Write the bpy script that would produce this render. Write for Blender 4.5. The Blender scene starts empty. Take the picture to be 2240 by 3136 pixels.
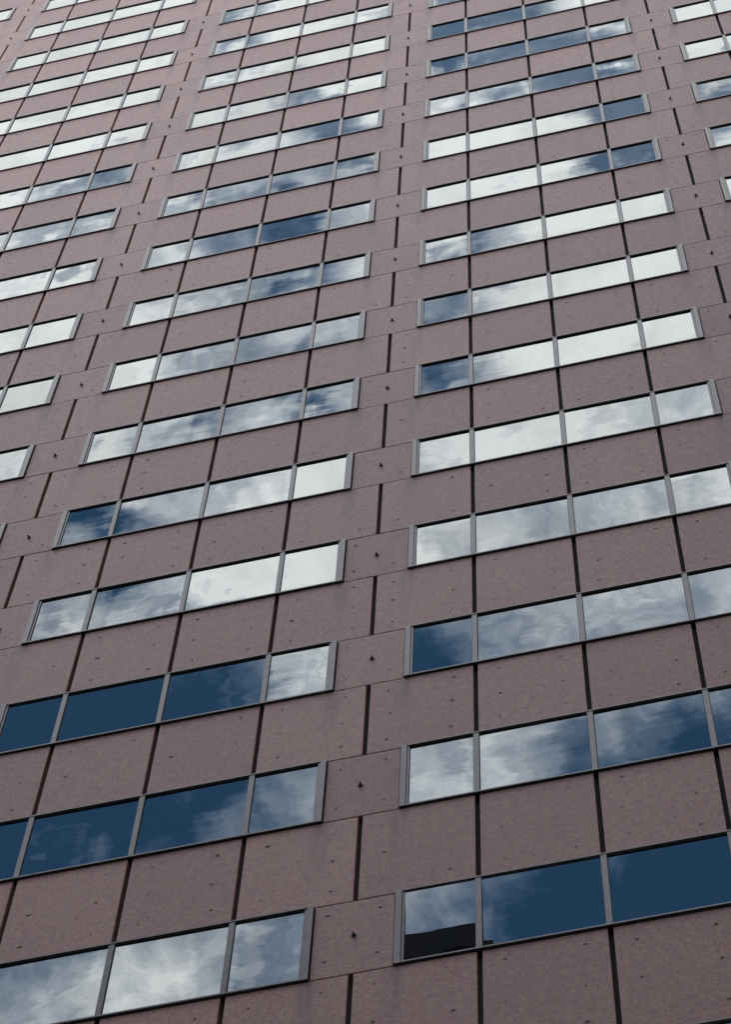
import bpy, math, random
from mathutils import Matrix, Vector
random.seed(7)
S = bpy.context.scene
COL = S.collection
U = 1.5                                   # panel module, metres

# ---------------------------------------------------------------- camera
XC, ZBASE = 0.0, 17.28602351 * U + 1.6    # facade row 0 sits this high; camera stands on the pavement
cam_d = bpy.data.cameras.new('camera')
cam = bpy.data.objects.new('camera', cam_d); COL.objects.link(cam)
def rot(y, p, r):
    return Matrix.Rotation(y, 3, 'Z') @ Matrix.Rotation(p, 3, 'X') @ Matrix.Rotation(r, 3, 'Z')
M = rot(0.29507037, 2.71749762, 0.07286865).to_4x4()
CAM = Vector((3.23849356 * U, -11.13079948 * U, 1.6))
M.translation = CAM
cam.matrix_world = M
cam_d.sensor_fit = 'VERTICAL'; cam_d.sensor_height = 24.0
cam_d.lens = 8350.2 / 3136 * 24.0
cam_d.clip_end = 3000
S.camera = cam

# ---------------------------------------------------------------- sky
SUN_EL, SUN_AZ = 52.0, 18.0               # sun stands behind the tower; the facade is in open shade
world = bpy.data.worlds.new('World'); S.world = world; world.use_nodes = True
nt = world.node_tree; nt.nodes.clear()
def N(tree, t, **kw):
    n = tree.nodes.new(t)
    for k, v in kw.items(): setattr(n, k, v)
    return n
def L(tree, a, b): tree.links.new(a, b)
def math_n(tree, op, a, b=None, c=None, clamp=False):
    n = N(tree, 'ShaderNodeMath', operation=op, use_clamp=clamp)
    for i, v in enumerate((a, b, c)):
        if v is None: continue
        if isinstance(v, (int, float)): n.inputs[i].default_value = v
        else: L(tree, v, n.inputs[i])
    return n.outputs[0]
def vmath(tree, op, a, b=None):
    n = N(tree, 'ShaderNodeVectorMath', operation=op)
    for i, v in enumerate((a, b)):
        if v is None: continue
        if isinstance(v, (tuple, list)): n.inputs[i].default_value = v
        elif isinstance(v, (int, float)) and op == 'SCALE': n.inputs['Scale'].default_value = v
        else: L(tree, v, n.inputs[i])
    return n
def maprange(t, v, a, b, c=0., d=1.):
    n = N(t, 'ShaderNodeMapRange'); L(t, v, n.inputs['Value'])
    for i, x in zip(('From Min', 'From Max', 'To Min', 'To Max'), (a, b, c, d)): n.inputs[i].default_value = x
    return n.outputs[0]
# cloud banks: (direction, tightness, thickness)
BANKS = [(-0.2005,-0.2061,0.9578,91,0.439),
(0.1256,-0.3338,0.9342,91,0.342),
(-0.2609,-0.4356,0.8615,678,-0.645),
(-0.0294,-0.5258,0.8501,678,-0.571),
(-0.2919,-0.3218,0.9007,678,0.233),
(-0.0351,-0.2406,0.9700,4052,-0.436),
(0.0089,-0.2810,0.9597,4052,-0.538),
(-0.1318,-0.2253,0.9653,9118,-0.632),
(-0.1411,-0.3081,0.9408,678,-0.098),
(-0.2020,-0.2608,0.9440,9118,-0.446),
(0.0285,-0.2379,0.9709,1674,0.405),
(-0.2167,-0.3705,0.9032,9118,-0.694),
(-0.1328,-0.4052,0.9046,1674,0.319),
(0.0973,-0.2797,0.9551,9118,-0.349),
(-0.1931,-0.4427,0.8756,1674,-0.442),
(-0.0711,-0.3150,0.9464,9118,-0.391),
(0.0599,-0.2805,0.9580,9118,-0.272),
(-0.0522,-0.2770,0.9595,9118,0.348),
(-0.1075,-0.4486,0.8873,4052,-0.477),
(-0.2367,-0.4046,0.8833,4052,0.262),
(-0.2219,-0.3230,0.9200,1674,0.158),
(-0.1788,-0.3539,0.9180,9118,-0.501),
(-0.0258,-0.3363,0.9414,4052,0.195),
(-0.0812,-0.2189,0.9724,4052,0.134),
(-0.0611,-0.2403,0.9688,9118,-0.423),
(-0.0202,-0.2629,0.9646,9118,-0.365),
(-0.0796,-0.3527,0.9323,9118,-0.408),
(-0.1099,-0.2646,0.9581,9118,-0.422),
(-0.1814,-0.2586,0.9488,9118,-0.531),
(-0.1287,-0.2950,0.9468,9118,-0.578),
(-0.0781,-0.5537,0.8290,1674,-0.398),
(-0.0798,-0.3783,0.9222,4052,0.246),
(-0.0816,-0.4897,0.8681,678,0.177),
(-0.1587,-0.2896,0.9439,9118,-0.329),
(-0.1221,-0.2088,0.9703,9118,-0.196),
(-0.2331,-0.2697,0.9343,4052,-0.117),
(-0.0216,-0.2810,0.9595,9118,0.355),
(0.0866,-0.2489,0.9646,4052,0.164),
(-0.2823,-0.4714,0.8355,4052,-0.297),
(0.0170,-0.5378,0.8429,4052,-0.397),
(-0.0826,-0.2520,0.9642,9118,0.201),
(-0.1900,-0.2453,0.9506,9118,0.236),
(-0.0905,-0.2762,0.9568,9118,-0.230),
(-0.1323,-0.3566,0.9249,9118,-0.270),
(-0.2152,-0.4699,0.8561,4052,-0.241),
(-0.1650,-0.3267,0.9306,9118,-0.231),
(0.0066,-0.3862,0.9224,4052,-0.164),
(-0.0445,-0.3594,0.9321,4052,0.194),
(0.0416,-0.3109,0.9495,4052,0.155),
(-0.0852,-0.3352,0.9383,9118,-0.220),
(-0.1935,-0.2132,0.9577,4052,-0.108),
(-0.2392,-0.5222,0.8186,4052,0.196),
(-0.3303,-0.3395,0.8807,4052,0.173),
(0.0417,-0.2808,0.9589,9118,-0.242),
(0.0791,-0.2801,0.9567,9118,-0.268),
(-0.0100,-0.2933,0.9560,9118,-0.283),
(-0.0526,-0.3154,0.9475,9118,-0.178),
(-0.0239,-0.3111,0.9501,9118,0.206),
(-0.0167,-0.4913,0.8708,9118,-0.252),
(-0.1463,-0.4463,0.8828,9118,0.226),
(-0.1755,-0.4024,0.8985,9118,0.209),
(-0.1288,-0.3763,0.9175,9118,0.184),
(-0.2155,-0.3513,0.9111,9118,0.173),
(0.0014,-0.4512,0.8924,9118,0.167),
(-0.1201,-0.2753,0.9538,9118,0.166),
(0.0357,-0.2406,0.9700,9118,-0.256),
(-0.0030,-0.2629,0.9648,9118,-0.197),
(0.0060,-0.3538,0.9353,4052,0.124),
(0.0773,-0.2966,0.9519,9118,0.177),
(-0.2140,-0.4068,0.8881,9118,0.195),
(-0.2155,-0.2708,0.9382,9118,-0.182),
(-0.1795,-0.2926,0.9392,9118,-0.148)]
tc = N(nt, 'ShaderNodeTexCoord')
direction = tc.outputs['Generated']
def noise(tree, vec, scale, detail=6, rough=.55, dist=0, off=(0, 0, 0)):
    if off != (0, 0, 0): vec = vmath(tree, 'ADD', vec, off).outputs[0]
    n = N(tree, 'ShaderNodeTexNoise'); n.inputs['Scale'].default_value = scale
    n.inputs['Detail'].default_value = detail; n.inputs['Roughness'].default_value = rough
    n.inputs['Distortion'].default_value = dist
    L(tree, vec, n.inputs['Vector']); return n
w1 = noise(nt, direction, 18, 5, .6)
warp = vmath(nt, 'SCALE', vmath(nt, 'SUBTRACT', w1.outputs['Color'], (.5, .5, .5)).outputs[0], 0.045)
wd = vmath(nt, 'NORMALIZE', vmath(nt, 'ADD', direction, warp.outputs[0]).outputs[0]).outputs[0]
acc = None
for (dx, dy, dz, n_, a_) in BANKS:
    d = vmath(nt, 'DOT_PRODUCT', wd, (dx, dy, dz)).outputs['Value']
    d = math_n(nt, 'MAXIMUM', d, 0.0)
    d = math_n(nt, 'POWER', d, n_)
    acc = math_n(nt, 'MULTIPLY', d, a_) if acc is None else math_n(nt, 'MULTIPLY_ADD', d, a_, acc)
fb = noise(nt, direction, 9, 10, .62, .4).outputs['Fac']
fb2 = noise(nt, direction, 45, 6, .6, .3, (3, 1, 2)).outputs['Fac']
den = math_n(nt, 'ADD', acc, 0.60)
den = math_n(nt, 'MULTIPLY_ADD', math_n(nt, 'SUBTRACT', fb, .5), 0.7, den)
den = math_n(nt, 'MULTIPLY_ADD', math_n(nt, 'SUBTRACT', fb2, .5), 0.7, den)
sz = N(nt, 'ShaderNodeSeparateXYZ'); L(nt, direction, sz.inputs[0])
wisp = maprange(nt, fb2, .54, .74, 0, .46)
den = math_n(nt, 'MAXIMUM', den, wisp)
veil = maprange(nt, sz.outputs[2], .915, .955, 0, .40)     # thin high cloud overhead
den = math_n(nt, 'MAXIMUM', den, math_n(nt, 'MULTIPLY_ADD', math_n(nt, 'SUBTRACT', fb2, .5), .35, veil))
mr = N(nt, 'ShaderNodeMapRange', interpolation_type='LINEAR')
mr.inputs['From Min'].default_value = .20; mr.inputs['From Max'].default_value = .85
L(nt, den, mr.inputs['Value'])
cover = mr.outputs[0]
ramp = N(nt, 'ShaderNodeValToRGB')
e = ramp.color_ramp.elements
CLOUD = 1.0
e[0].position = 0.0; e[0].color = (.24 * CLOUD, .39 * CLOUD, .57 * CLOUD, 1)
e[1].position = 1.0; e[1].color = (1.0 * CLOUD, 1.01 * CLOUD, .98 * CLOUD, 1)
el = ramp.color_ramp.elements.new(.55); el.color = (.61 * CLOUD, .67 * CLOUD, .735 * CLOUD, 1)
L(nt, cover, ramp.inputs[0])
sky = N(nt, 'ShaderNodeTexSky', sky_type='NISHITA'); sky.sun_disc = False
sky.sun_elevation = math.radians(SUN_EL); sky.sun_rotation = math.radians(SUN_AZ)
bg1 = N(nt, 'ShaderNodeBackground'); bg1.inputs['Strength'].default_value = 0.05
bg2 = N(nt, 'ShaderNodeBackground'); bg2.inputs['Strength'].default_value = 1.0
L(nt, vmath(nt, 'MULTIPLY', sky.outputs[0], (.60, 1.04, 1.16)).outputs[0], bg1.inputs['Color']); 
fb3 = noise(nt, direction, 30, 7, .6, .5, (9, 1, 6)).outputs['Fac']
L(nt, vmath(nt, 'SCALE', ramp.outputs[0]).outputs[0], bg2.inputs['Color'])
shade = maprange(nt, fb3, .35, .6, .84, 1.08); L(nt, shade, bg2.inputs['Color'].links[0].from_node.inputs['Scale'])
mx = N(nt, 'ShaderNodeMixShader'); out = N(nt, 'ShaderNodeOutputWorld')
L(nt, math_n(nt, 'POWER', cover, 1.15), mx.inputs[0]); L(nt, bg1.outputs[0], mx.inputs[1]); L(nt, bg2.outputs[0], mx.inputs[2])
L(nt, mx.outputs[0], out.inputs['Surface'])

sun_d = bpy.data.lights.new('sun', 'SUN'); sun_d.energy = 2.5; sun_d.angle = math.radians(.5); sun_d.color = (1, .95, .87)
sun = bpy.data.objects.new('sun', sun_d); COL.objects.link(sun)
az, elv = math.radians(SUN_AZ), math.radians(SUN_EL)
sv = Vector((math.sin(az) * math.cos(elv), math.cos(az) * math.cos(elv), math.sin(elv)))
sun.rotation_euler = (-sv).to_track_quat('-Z', 'Y').to_euler(); sun.location = (0, 80, 200)

S.view_settings.view_transform = 'Standard'; S.view_settings.look = 'None'
S.view_settings.gamma = 1; S.view_settings.exposure = 1.1
S.render.engine = 'CYCLES'
S.cycles.max_bounces = 6; S.cycles.diffuse_bounces = 3; S.cycles.glossy_bounces = 4
S.cycles.sample_clamp_indirect = 6

# ---------------------------------------------------------------- facade grid (fitted to the photograph)
KX = {-9: -9.0, -8: -8.0357, -7: -7.0107, -6: -6.0, -5: -5.0, -4: -3.9594, -3: -2.9842, -2: -1.9784, -1: -.9908, 0: .0041,
      1: .9945, 2: 1.9879, 3: 2.9828, 4: 3.9901}
RB = [-2.2788, -0.0425, 2.2735, 4.5963, 6.8837, 9.1432, 11.403, 13.6676, 15.9246, 18.208, 20.5058, 22.765, 25.0344, 27.331, 29.6185, 31.9039, 34.2146, 36.4848, 38.7395]
RT = [-1.45, 0.9799, 3.309, 5.5993, 7.873, 10.1249, 12.3802, 14.6413, 16.8927, 19.1864, 21.4849, 23.7412, 26.0188, 28.3132, 30.607, 32.8925, 35.2032, 37.4734, 39.728]
HH = 2.2788
def X(k): return KX.get(k, float(k)) * U
def ZB(r):
    if r < -1: v = RB[0] + (r + 1) * HH
    elif r > 17: v = RB[-1] + (r - 17) * HH
    else: v = RB[r + 1]
    return v * U + ZBASE
def ZT(r):
    if r < -1 or r > 17: return ZB(r) + .985 * U
    return RT[r + 1] * U + ZBASE
K0, K1 = -16, 12
R0, R1 = -6, 20                           # window rows built

# ---------------------------------------------------------------- materials
def new_mat(name):
    m = bpy.data.materials.new(name); m.use_nodes = True
    t = m.node_tree; b = t.nodes['Principled BSDF']
    return m, t, b
def mixrgb(t, fac, a, b, blend='MIX'):
    n = N(t, 'ShaderNodeMix', data_type='RGBA', blend_type=blend)
    for sock, v in ((n.inputs[0], fac), (n.inputs[6], a), (n.inputs[7], b)):
        if isinstance(v, (int, float)): sock.default_value = v
        elif isinstance(v, tuple): sock.default_value = v
        else: L(t, v, sock)
    return n.outputs[2]
def objco(t): return N(t, 'ShaderNodeTexCoord').outputs['Object']
def scaled(t, v, s): return vmath(t, 'MULTIPLY', v, s).outputs[0]

# red-brown granite
granite, t, b = new_mat('granite')
co = objco(t)
at = N(t, 'ShaderNodeAttribute', attribute_name='tint')
cloudy = noise(t, co, .55, 5, .6).outputs['Fac']
grain = noise(t, co, 26, 3, .75).outputs['Fac']
fine = noise(t, co, 75, 2, .8, 0, (5, 2, 9)).outputs['Fac']
mott = noise(t, co, 5, 5, .65, 0, (1, 7, 3)).outputs['Fac']
c = mixrgb(t, maprange(t, cloudy, .35, .65), (.53, .225, .225, 1), (.60, .280, .262, 1))
c = mixrgb(t, maprange(t, mott, .35, .7, 0, .55), c, (.64, .36, .33, 1))
med = noise(t, co, 10, 5, .85, 0, (4, 4, 9)).outputs['Fac']
c = mixrgb(t, maprange(t, med, .45, .62, 0, .45), c, (.30, .165, .18, 1))
c = mixrgb(t, maprange(t, med, .55, .38, 0, .40), c, (.68, .45, .40, 1))
c = mixrgb(t, maprange(t, grain, .50, .72, 0, .85), c, (.12, .078, .085, 1))
c = mixrgb(t, maprange(t, fine, .56, .74, 0, .75), c, (.62, .50, .46, 1))
# old pale scuffs and pink veins
sc1 = noise(t, scaled(t, co, (.55, 1, 3.2)), 1.6, 4, .55, 1.6, (11, 4, 2)).outputs['Fac']
vein = math_n(t, 'ABSOLUTE', math_n(t, 'SUBTRACT', sc1, .5))
veinm = math_n(t, 'MULTIPLY', maprange(t, vein, 0, .028, 1, 0), maprange(t, noise(t, co, .8, 2, .5, 0, (8, 8, 1)).outputs['Fac'], .50, .60))
smear = noise(t, scaled(t, co, (.5, 1, 2.4)), 2.2, 6, .7, .8, (21, 4, 6)).outputs['Fac']
c = mixrgb(t, maprange(t, smear, .60, .74, 0, .30), c, (.66, .46, .42, 1))
c = mixrgb(t, maprange(t, smear, .40, .26, 0, .30), c, (.22, .15, .15, 1))
c = mixrgb(t, math_n(t, 'MULTIPLY', veinm, .7), c, (.42, .28, .25, 1))
# dark drip stains: attribute painted on panels below window ends
st = N(t, 'ShaderNodeAttribute', attribute_name='drip')
dn = noise(t, scaled(t, co, (7, 1, .8)), 1.5, 4, .6, 0, (2, 2, 2)).outputs['Fac']
c = mixrgb(t, math_n(t, 'MULTIPLY', math_n(t, 'MULTIPLY', st.outputs['Fac'], maprange(t, dn, .30, .55)), .80), c, (.10, .075, .075, 1))
vn = N(t, 'ShaderNodeVectorMath', operation='SCALE'); L(t, c, vn.inputs[0]); L(t, at.outputs['Fac'], vn.inputs['Scale'])
L(t, vn.outputs[0], b.inputs['Base Color'])
b.inputs['Roughness'].default_value = .45
b.inputs['IOR'].default_value = 1.6
b.inputs['Specular IOR Level'].default_value = .30
bp = N(t, 'ShaderNodeBump'); bp.inputs['Strength'].default_value = .5; bp.inputs['Distance'].default_value = .01
L(t, grain, bp.inputs['Height']); L(t, bp.outputs[0], b.inputs['Normal'])

def simple(name, col, rough, metal=0., var=.15, sc=4):
    m, t, b = new_mat(name); co = objco(t)
    n = noise(t, co, sc, 4, .6).outputs['Fac']
    L(t, mixrgb(t, maprange(t, n, .3, .7), tuple(x * (1 - var) for x in col) + (1,), tuple(min(1, x * (1 + var)) for x in col) + (1,)), b.inputs['Base Color'])
    b.inputs['Roughness'].default_value = rough; b.inputs['Metallic'].default_value = metal
    return m
pit = simple('iron_stain', (.055, .035, .035), .8)
joint = simple('joint_backing', (.040, .032, .029), .85)
alum = simple('anodised_aluminium', (.175, .160, .168), .36, .7, .12, 6)
gasket = simple('rubber_gasket', (.012, .011, .012), .6)  # also colours the strip that stands for shade under the sills
iron = simple('weathered_iron', (.03, .022, .02), .7)
dark_stone = simple('dark_stone_cladding', (.030, .025, .014), .8, 0, .3, 1.5)
paving = simple('paving', (.09, .085, .08), .85, 0, .2, .6)

# mirror-coated window glass with roller-wave distortion
glass, t, b = new_mat('reflective_glass')
t.nodes.remove(b)
outm = [n for n in t.nodes if n.type == 'OUTPUT_MATERIAL'][0]
co = objco(t)
pid = N(t, 'ShaderNodeAttribute', attribute_name='pane')
offv = vmath(t, 'MULTIPLY', pid.outputs['Vector'], (20, 0, 20)).outputs[0]
cov = vmath(t, 'ADD', co, offv).outputs[0]
wave = noise(t, scaled(t, cov, (.9, 1, 6.5)), 1.0, 2, .5)
big = noise(t, scaled(t, cov, (1, 1, 1)), .9, 2, .5)
streak = noise(t, scaled(t, cov, (5, 1, .6)), 1.0, 2, .5)
def centred(n, amp): return vmath(t, 'MULTIPLY', vmath(t, 'SUBTRACT', n.outputs['Color'], (.5, .5, .5)).outputs[0], amp).outputs[0]
s = vmath(t, 'ADD', centred(wave, (.015, 0, .004)), centred(big, (.026, 0, .024))).outputs[0]
s = vmath(t, 'ADD', s, centred(streak, (.005, 0, .006))).outputs[0]
sep = N(t, 'ShaderNodeSeparateXYZ'); L(t, pid.outputs['Vector'], sep.inputs[0])
sn = vmath(t, 'SCALE', s); L(t, sep.outputs[1], sn.inputs['Scale']); s = sn.outputs[0]
geo = N(t, 'ShaderNodeNewGeometry')
nn = vmath(t, 'NORMALIZE', vmath(t, 'ADD', geo.outputs['Normal'], s).outputs[0]).outputs[0]
gl = N(t, 'ShaderNodeBsdfGlossy'); gl.inputs['Roughness'].default_value = 0.0; gl.inputs['Color'].default_value = (.93, .97, 1, 1)
L(t, nn, gl.inputs['Normal'])
df = N(t, 'ShaderNodeBsdfDiffuse'); df.inputs['Color'].default_value = (.006, .012, .02, 1)
fr = N(t, 'ShaderNodeFresnel'); fr.inputs['IOR'].default_value = 3.2
mg = N(t, 'ShaderNodeMixShader'); L(t, maprange(t, fr.outputs[0], .27, .60, .28, .55), mg.inputs[0])
L(t, df.outputs[0], mg.inputs[1]); L(t, gl.outputs[0], mg.inputs[2]); L(t, mg.outputs[0], outm.inputs['Surface'])

# ---------------------------------------------------------------- mesh helper
class MB:
    def __init__(s): s.v, s.f, s.m, s.t, s.d, s.p = [], [], [], [], [], []
    def face(s, pts, mi=0, tint=1., drips=None, pane=0.):
        i = len(s.v); s.v += [tuple(p) for p in pts]; s.f.append(tuple(range(i, i + len(pts)))); s.m.append(mi)
        s.t.append(tint); s.d += drips if drips else [0.] * len(pts); s.p.append(pane)
    def box(s, x0, x1, y0, y1, z0, z1, mi=0, tint=1., back=False):
        a = lambda x, y, z: (x, y, z)
        q = [[a(x0,y0,z0),a(x1,y0,z0),a(x1,y0,z1),a(x0,y0,z1)], [a(x0,y0,z0),a(x0,y0,z1),a(x0,y1,z1),a(x0,y1,z0)],
             [a(x1,y0,z0),a(x1,y1,z0),a(x1,y1,z1),a(x1,y0,z1)], [a(x0,y0,z0),a(x0,y1,z0),a(x1,y1,z0),a(x1,y0,z0)],
             [a(x0,y0,z1),a(x1,y0,z1),a(x1,y1,z1),a(x0,y1,z1)]]
        if back: q.append([a(x0,y1,z0),a(x0,y1,z1),a(x1,y1,z1),a(x1,y1,z0)])
        for f in q: s.face(f, mi, tint)
    def build(s, name, mats, parent=None):
        me = bpy.data.meshes.new(name); me.from_pydata(s.v, [], s.f)
        for m in mats: me.materials.append(m)
        me.polygons.foreach_set('material_index', s.m)
        if mats[0] is granite:
            at = me.attributes.new('tint', 'FLOAT', 'FACE'); at.data.foreach_set('value', s.t)
            ad = me.attributes.new('drip', 'FLOAT', 'POINT'); ad.data.foreach_set('value', s.d)
        if mats[0] is glass:
            ap = me.attributes.new('pane', 'FLOAT_VECTOR', 'FACE')
            ap.data.foreach_set('vector', [c for p in s.p for c in (p[0] * 7.3 % 5, p[1], p[0] * 3.1 % 7)])
        me.update()
        o = bpy.data.objects.new(name, me); COL.objects.link(o)
        if parent: o.parent = parent
        return o

MI = M.inverted()
def project(p):
    c = MI @ Vector(p)
    f = 8350.2 / 3136
    return (.5 + c.x / -c.z * f * 3136 / 2240, .5 - c.y / -c.z * f)
def seen_area(x0, x1, z0, z1):
    """area of the part of a facade rectangle that falls inside the picture"""
    n = 0; nx, nz = 8, 8
    a = [project((x, 0, z)) for x, z in ((x0, z0), (x1, z0), (x1, z1), (x0, z1))]
    area = abs(sum(a[i][0] * a[(i + 1) % 4][1] - a[(i + 1) % 4][0] * a[i][1] for i in range(4))) / 2
    for i in range(nx):
        for j in range(nz):
            u, v = project((x0 + (x1 - x0) * (i + .5) / nx, 0, z0 + (z1 - z0) * (j + .5) / nz))
            n += (0 <= u <= 1 and 0 <= v <= 1)
    return area * n / (nx * nz)

# ---------------------------------------------------------------- shapes of the facade
J = .060                                   # open joint width
def blob(mb, x, z, r, y=-.003):
    n = 7; ph = random.random() * 6
    ex = random.uniform(1.0, 1.7)
    ring = [(x + math.cos(ph + i * 2 * math.pi / n) * r * ex * random.uniform(.6, 1.25), y,
             z + math.sin(ph + i * 2 * math.pi / n) * r * random.uniform(.6, 1.2) + .25 * r * math.cos(ph + i)) for i in range(n)]
    mb.face(ring[::-1] if False else ring, 1)
def slab(mb, x0, x1, z0, z1, tint, drips=()):
    c = .007
    dx, dy = random.uniform(-.0025, .0025), random.uniform(0, .004)
    F = lambda x, z: (x, dy, z)
    xs = sorted({x0 + c, x1 - c} | {min(max(d + o, x0 + c), x1 - c) for d in drips for o in (-.16, -.05, .05, .16)})
    zs = sorted({z0 + c, z1 - c, z0 + (z1 - z0) * .45, z0 + (z1 - z0) * .8})
    def dv(x, z):
        w = 0
        for d in drips: w = max(w, 1 - min(1, abs(x - d) / .15))
        return w * max(0, (z - z0) / (z1 - z0) - .25) * 1.33
    for i in range(len(xs) - 1):
        for j in range(len(zs) - 1):
            q = [(xs[i], zs[j]), (xs[i+1], zs[j]), (xs[i+1], zs[j+1]), (xs[i], zs[j+1])]
            mb.face([F(*p) for p in q], 0, tint, [dv(*p) for p in q])
    o = [(x0, z0), (x1, z0), (x1, z1), (x0, z1)]; n = [(x0 + c, z0 + c), (x1 - c, z0 + c), (x1 - c, z1 - c), (x0 + c, z1 - c)]
    for i in range(4):
        k = (i + 1) % 4
        mb.face([(o[i][0], dy + c, o[i][1]), (o[k][0], dy + c, o[k][1]), F(*n[k]), F(*n[i])], 0, tint)
        mb.face([(o[i][0], .085, o[i][1]), (o[k][0], .085, o[k][1]), (o[k][0], dy + c, o[k][1]), (o[i][0], dy + c, o[i][1])], 0, tint)
def spandrel(mb, k, r):
    x0, x1 = X(k) + J / 2, X(k + 1) - J / 2
    z0, z1 = ZT(r) + .004, ZB(r + 1) - .006
    dr = []
    if k % 4 == 0: dr.append(X(k) + .50)
    if (k + 1) % 4 == 0: dr.append(X(k + 1) - .50)
    slab(mb, x0, x1, z0, z1, random.uniform(.90, 1.09), dr)
    for fx in (.19, .80):
        for fz in (.17, .52, .86):
            if random.random() < .08: continue
            x = x0 + (x1 - x0) * (fx + random.uniform(-.02, .02)); z = z0 + (z1 - z0) * (fz + random.uniform(-.03, .03))
            blob(mb, x, z, random.uniform(.013, .023))
    if random.random() < .35: blob(mb, random.uniform(x0 + .2, x1 - .2), random.uniform(z0 + .2, z1 - .2), random.uniform(.006, .012))
def pier(mb, k, r):
    x0, x1, z0, z1 = X(k) - .485, X(k) + .485, ZB(r) + .010, ZT(r) - .010
    slab(mb, x0, x1, z0, z1, random.uniform(.88, 1.05))
    for fx in (.17, .80):
        for fz in (.2, .84):
            blob(mb, x0 + (x1 - x0) * (fx + random.uniform(-.02, .02)), z0 + (z1 - z0) * (fz + random.uniform(-.02, .02)), random.uniform(.013, .021))
def anchor(mb, k, r):
    """iron tie-back lug standing out of the pier panel"""
    x, z = X(k) + random.uniform(-.03, .03), (ZB(r) + ZT(r)) / 2 - .02 + random.uniform(-.04, .04)
    sx = random.uniform(-.02, .02)
    n = 8
    def tube(c0, c1, r0, r1):
        c0, c1 = Vector(c0), Vector(c1); ax = (c1 - c0).normalized()
        u = ax.orthogonal().normalized(); v = ax.cross(u)
        a = [c0 + (u * math.cos(i * 2 * math.pi / n) + v * math.sin(i * 2 * math.pi / n)) * r0 for i in range(n)]
        b_ = [c1 + (u * math.cos(i * 2 * math.pi / n) + v * math.sin(i * 2 * math.pi / n)) * r1 for i in range(n)]
        for i in range(n): mb.face([a[i], a[(i + 1) % n], b_[(i + 1) % n], b_[i]])
        mb.face(b_)
    tube((x, .0, z), (x, -.008, z), .036, .033)
    tube((x, -.006, z), (x + .004, -.045, z - .008), .015, .013)
    tube((x + .004 - sx, -.038, z + .02), (x + .004 + sx, -.038, z - random.uniform(.02, .04)), .011, .008)
FY, GY = -.030, .002                       # front of the frame, plane of the glass
def frame(mb, m, r):
    xl, xr = X(4 * m) + .497, X(4 * m + 4) - .497
    z0, z1 = ZB(r), ZT(r)
    for s, x in ((1, xl), (-1, xr)):       # jamb: broad proud strip, then two steps in to the glass
        a, b_ = sorted((x, x + s * .078)); mb.box(a, b_, FY - .004, .08, z0 + .004, z1 + .002)
        a, b_ = sorted((x + s * .078, x + s * .084)); mb.box(a, b_, FY + .022, .08, z0 + .02, z1 - .02, 1)
        a, b_ = sorted((x + s * .084, x + s * .112)); mb.box(a, b_, FY + .012, .08, z0 + .02, z1 - .02)
        a, b_ = sorted((x + s * .112, x + s * .119)); mb.box(a, b_, GY - .006, .08, z0 + .02, z1 - .02, 1)
    a, b_ = xl + .079, xr - .079
    mb.box(a, b_, FY, .08, z0 + .010, z0 + .038)                     # sill
    mb.box(a, b_, FY + .012, .08, z0 + .038, z0 + .044)
    mb.box(a, b_, FY, .08, z1 - .024, z1)                            # head
    mb.box(a, b_, FY + .022, .08, z1 - .030, z1 - .024, 1)
    mb.box(a, b_, FY + .014, .08, z1 - .040, z1 - .030)
    mb.box(a, b_, GY - .006, .08, z1 - .046, z1 - .040, 1)
    mb.box(xl + .01, xr - .01, -.016, .08, z0 - .008, z0 + .010, 1)   # dark strip put in as the shade below the sill
def mullion(mb, k, r):
    z0, z1 = ZB(r) + .0385, ZT(r) - .0245
    mb.box(X(k) - .036, X(k) + .036, FY + .006, .08, z0, z1)
    mb.box(X(k) - .044, X(k) - .036, GY - .006, .08, z0 + .008, z1 - .016, 1)
    mb.box(X(k) + .036, X(k) + .044, GY - .006, .08, z0 + .008, z1 - .016, 1)
TILT = {}
WAVE = {(0, 0): .22, (1, 0): .35, (2, 0): .5, (-4, 3): 1.4, (-3, 3): 1.6, (-1, 2): 1.4, (-2, 4): .5, (3, 4): .3}
TILT[(0, 0)] = (.95, 0)                   # (bay pane k, row): degrees leaning down, turned
TILT[(1, 0)] = (.60, 0)
def glazing(mb, m, r):
    z0, z1 = ZB(r) + .042, ZT(r) - .042
    for i in range(4):
        k = 4 * m + i
        x0 = X(k) + (.61 if i == 0 else .040); x1 = X(k + 1) - (.61 if i == 3 else .040)
        tv, th = TILT.get((k, r), (random.gauss(0, .10), random.gauss(0, .12)))
        tv, th = math.radians(tv), math.radians(th); cx, cz = (x0 + x1) / 2, (z0 + z1) / 2
        P = lambda x, z: (x, GY - (z - cz) * math.tan(tv) + (x - cx) * math.tan(th), z)
        mb.face([P(x0, z0), P(x1, z0), P(x1, z1), P(x0, z1)], 0, pane=(k * 1.37 + r * 5.11 + 40, WAVE.get((k, r), random.uniform(.35, 1.35))))

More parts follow.
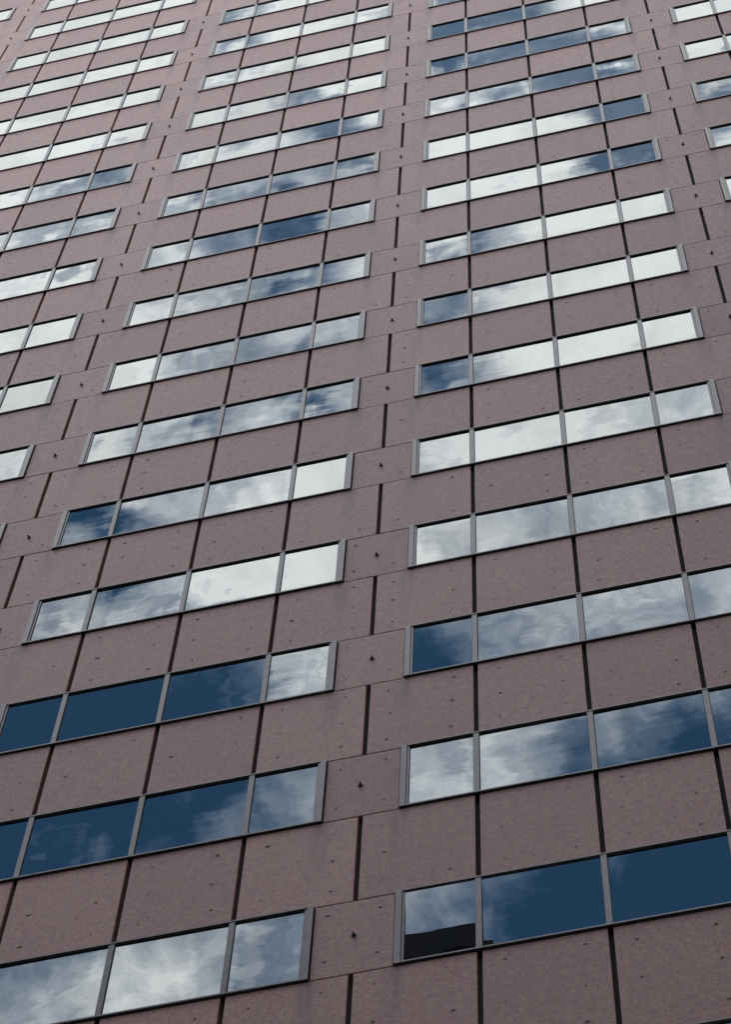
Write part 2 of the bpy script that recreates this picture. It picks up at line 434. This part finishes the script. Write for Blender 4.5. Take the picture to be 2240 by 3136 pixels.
# ---------------------------------------------------------------- the tower
def empty(name, loc, label, cat):
    o = bpy.data.objects.new(name, None); COL.objects.link(o); o.location = loc; o.empty_display_size = 2
    o['label'] = label; o['category'] = cat
    return o
tower = empty('office_tower', (0, 0, 0), 'tall red-brown granite office tower with rows of mirror-glass ribbon windows', 'building')
zt, zb = ZB(R1 + 1) + 1.2, ZT(R0 - 1)
mb = MB()                                  # the concrete core behind the cladding, full height, with its other three sides
mb.box(X(K0) - .3, X(K1) + .3, .085, 38, 0, zt, 0, back=True)
core = mb.build('wall', [joint], tower)
mb = MB(); mb.box(X(K0) - .4, X(K1) + .4, -.06, .30, zt, zt + .35); mb.box(X(K0) - .4, X(K1) + .4, -.003, .0845, ZB(R1 + 1) + .02, zt - .002)
mb.build('parapet', [granite], tower)
mb = MB(); mb.box(X(K0) - .3, X(K1) + .3, .0, .0845, 0, ZB(R0) - .05)
mb.build('plinth', [granite], tower)

sp, pr, wn = [], [], []
for r in range(R0, R1 + 1):
    for k in range(K0, K1): sp.append((seen_area(X(k), X(k + 1), ZT(r), ZB(r + 1)), k, r))
    for k in range(K0, K1 + 1, 4): pr.append((seen_area(X(k) - .49, X(k) + .49, ZB(r), ZT(r)), k, r))
    for m in range(K0 // 4, K1 // 4): wn.append((seen_area(X(4*m) + .5, X(4*m+4) - .5, ZB(r), ZT(r)), m, r))
def rank(lst):
    lst.sort(key=lambda q: -q[0])
    near = [q for q in lst[:100] if q[0] > 1e-6]
    return near, lst[len(near):]
near, far = rank(sp)
print('spandrels', len(near), len(far), 'in view', sum(q[0] > 0 for q in sp))
for a, k, r in near:
    mb = MB(); spandrel(mb, k, r); mb.build('spandrel_panel', [granite, pit], tower)
mb = MB()
for a, k, r in far: spandrel(mb, k, r)
o = mb.build('spandrel_panel', [granite, pit], tower); o['kind'] = 'stuff'
near, far = rank(pr)
print('piers', len(near), len(far), 'in view', sum(q[0] > 0 for q in pr))
for a, k, r in near:
    mb = MB(); pier(mb, k, r); o = mb.build('pier_panel', [granite, pit], tower)
    mb = MB(); anchor(mb, k, r); mb.build('anchor', [iron], o)
mb = MB(); ma = MB()
for a, k, r in far: pier(mb, k, r); anchor(ma, k, r)
o = mb.build('pier_panel', [granite, pit], tower); o['kind'] = 'stuff'
o2 = ma.build('anchor', [iron], o); o2['kind'] = 'stuff'
near, far = rank(wn)
print('windows', len(near), len(far), 'in view', sum(q[0] > 0 for q in wn))
for a, m, r in near:
    mb = MB(); frame(mb, m, r); w = mb.build('window', [alum, gasket], tower)
    mb = MB(); glazing(mb, m, r); mb.build('glazing', [glass], w)
    for i in (1, 2, 3):
        mb = MB(); mullion(mb, 4 * m + i, r); mb.build('mullion', [alum, gasket], w)
mb, mg_, mm = MB(), MB(), MB()
for a, m, r in far:
    frame(mb, m, r); glazing(mg_, m, r)
    for i in (1, 2, 3): mullion(mm, 4 * m + i, r)
w = mb.build('window', [alum, gasket], tower); w['kind'] = 'stuff'
for q, n_, ms in ((mg_, 'glazing', [glass]), (mm, 'mullion', [alum, gasket])):
    o = q.build(n_, ms, w); o['kind'] = 'stuff'

# ---------------------------------------------------------------- dark building across the street, seen only in the lowest panes
opp = empty('dark_building', (0, -24, 0), 'dark flat-roofed building mirrored in the lowest window pane', 'building')
OX0, OX1, OT = -34, -2.9, 63.4
mb = MB(); mb.box(OX0, OX1, -18, -.3, 0, OT - 1.0, back=True)
ow = mb.build('wall', [dark_stone], opp)
mb = MB()
mb.box(OX0 - .2, OX1 + .1, -.42, 0, OT - 1.0, OT, back=True); mb.box(OX0 - .2, OX1 + .1, -18.2, -17.8, OT - 1.0, OT, back=True)
mb.box(OX1 - .3, OX1 + .1, -17.8, -.42, OT - 1.0, OT, back=True)
mb.build('parapet', [dark_stone], opp)
mb = MB()
for i in range(16):
    z = 4 + i * 3.7
    for j in range(9):
        x = OX0 + 1.2 + j * 3.3
        mb.box(x, x + 2.0, -.36, -.285, z, z + 1.7, back=True)
wo = mb.build('window', [gasket], opp); wo['kind'] = 'stuff'

nb = empty('added_shade_tower', (-3, -10, 0), 'unseen dark tower block added to shade the lower right of the facade', 'building')  # unseen block, added to keep sky light off the lower right facade
mb = MB(); mb.box(13.5, 60, -30, 0, 0, 85, back=True); mb.build('wall', [dark_stone], nb)
mb = MB(); mb.box(13.3, 60.2, -30.2, .2, 85.002, 86, back=True); mb.build('parapet', [dark_stone], nb)
mb = MB()
for i in range(20):
    for j in range(12):
        mb.box(16.5 + j * 3.6, 18.6 + j * 3.6, -.02, .03, 5 + i * 3.8, 6.8 + i * 3.8)
wo = mb.build('window', [gasket], nb); wo['kind'] = 'stuff'

# ---------------------------------------------------------------- ground
def sheet(name, x0, x1, y0, y1, z, m):
    mb = MB(); mb.face([(x0, y0, z), (x1, y0, z), (x1, y1, z), (x0, y1, z)]); o = mb.build(name, [m]); o['kind'] = 'structure'; return o
sheet('ground', -1200, 1200, -1200, 1200, 0, paving)
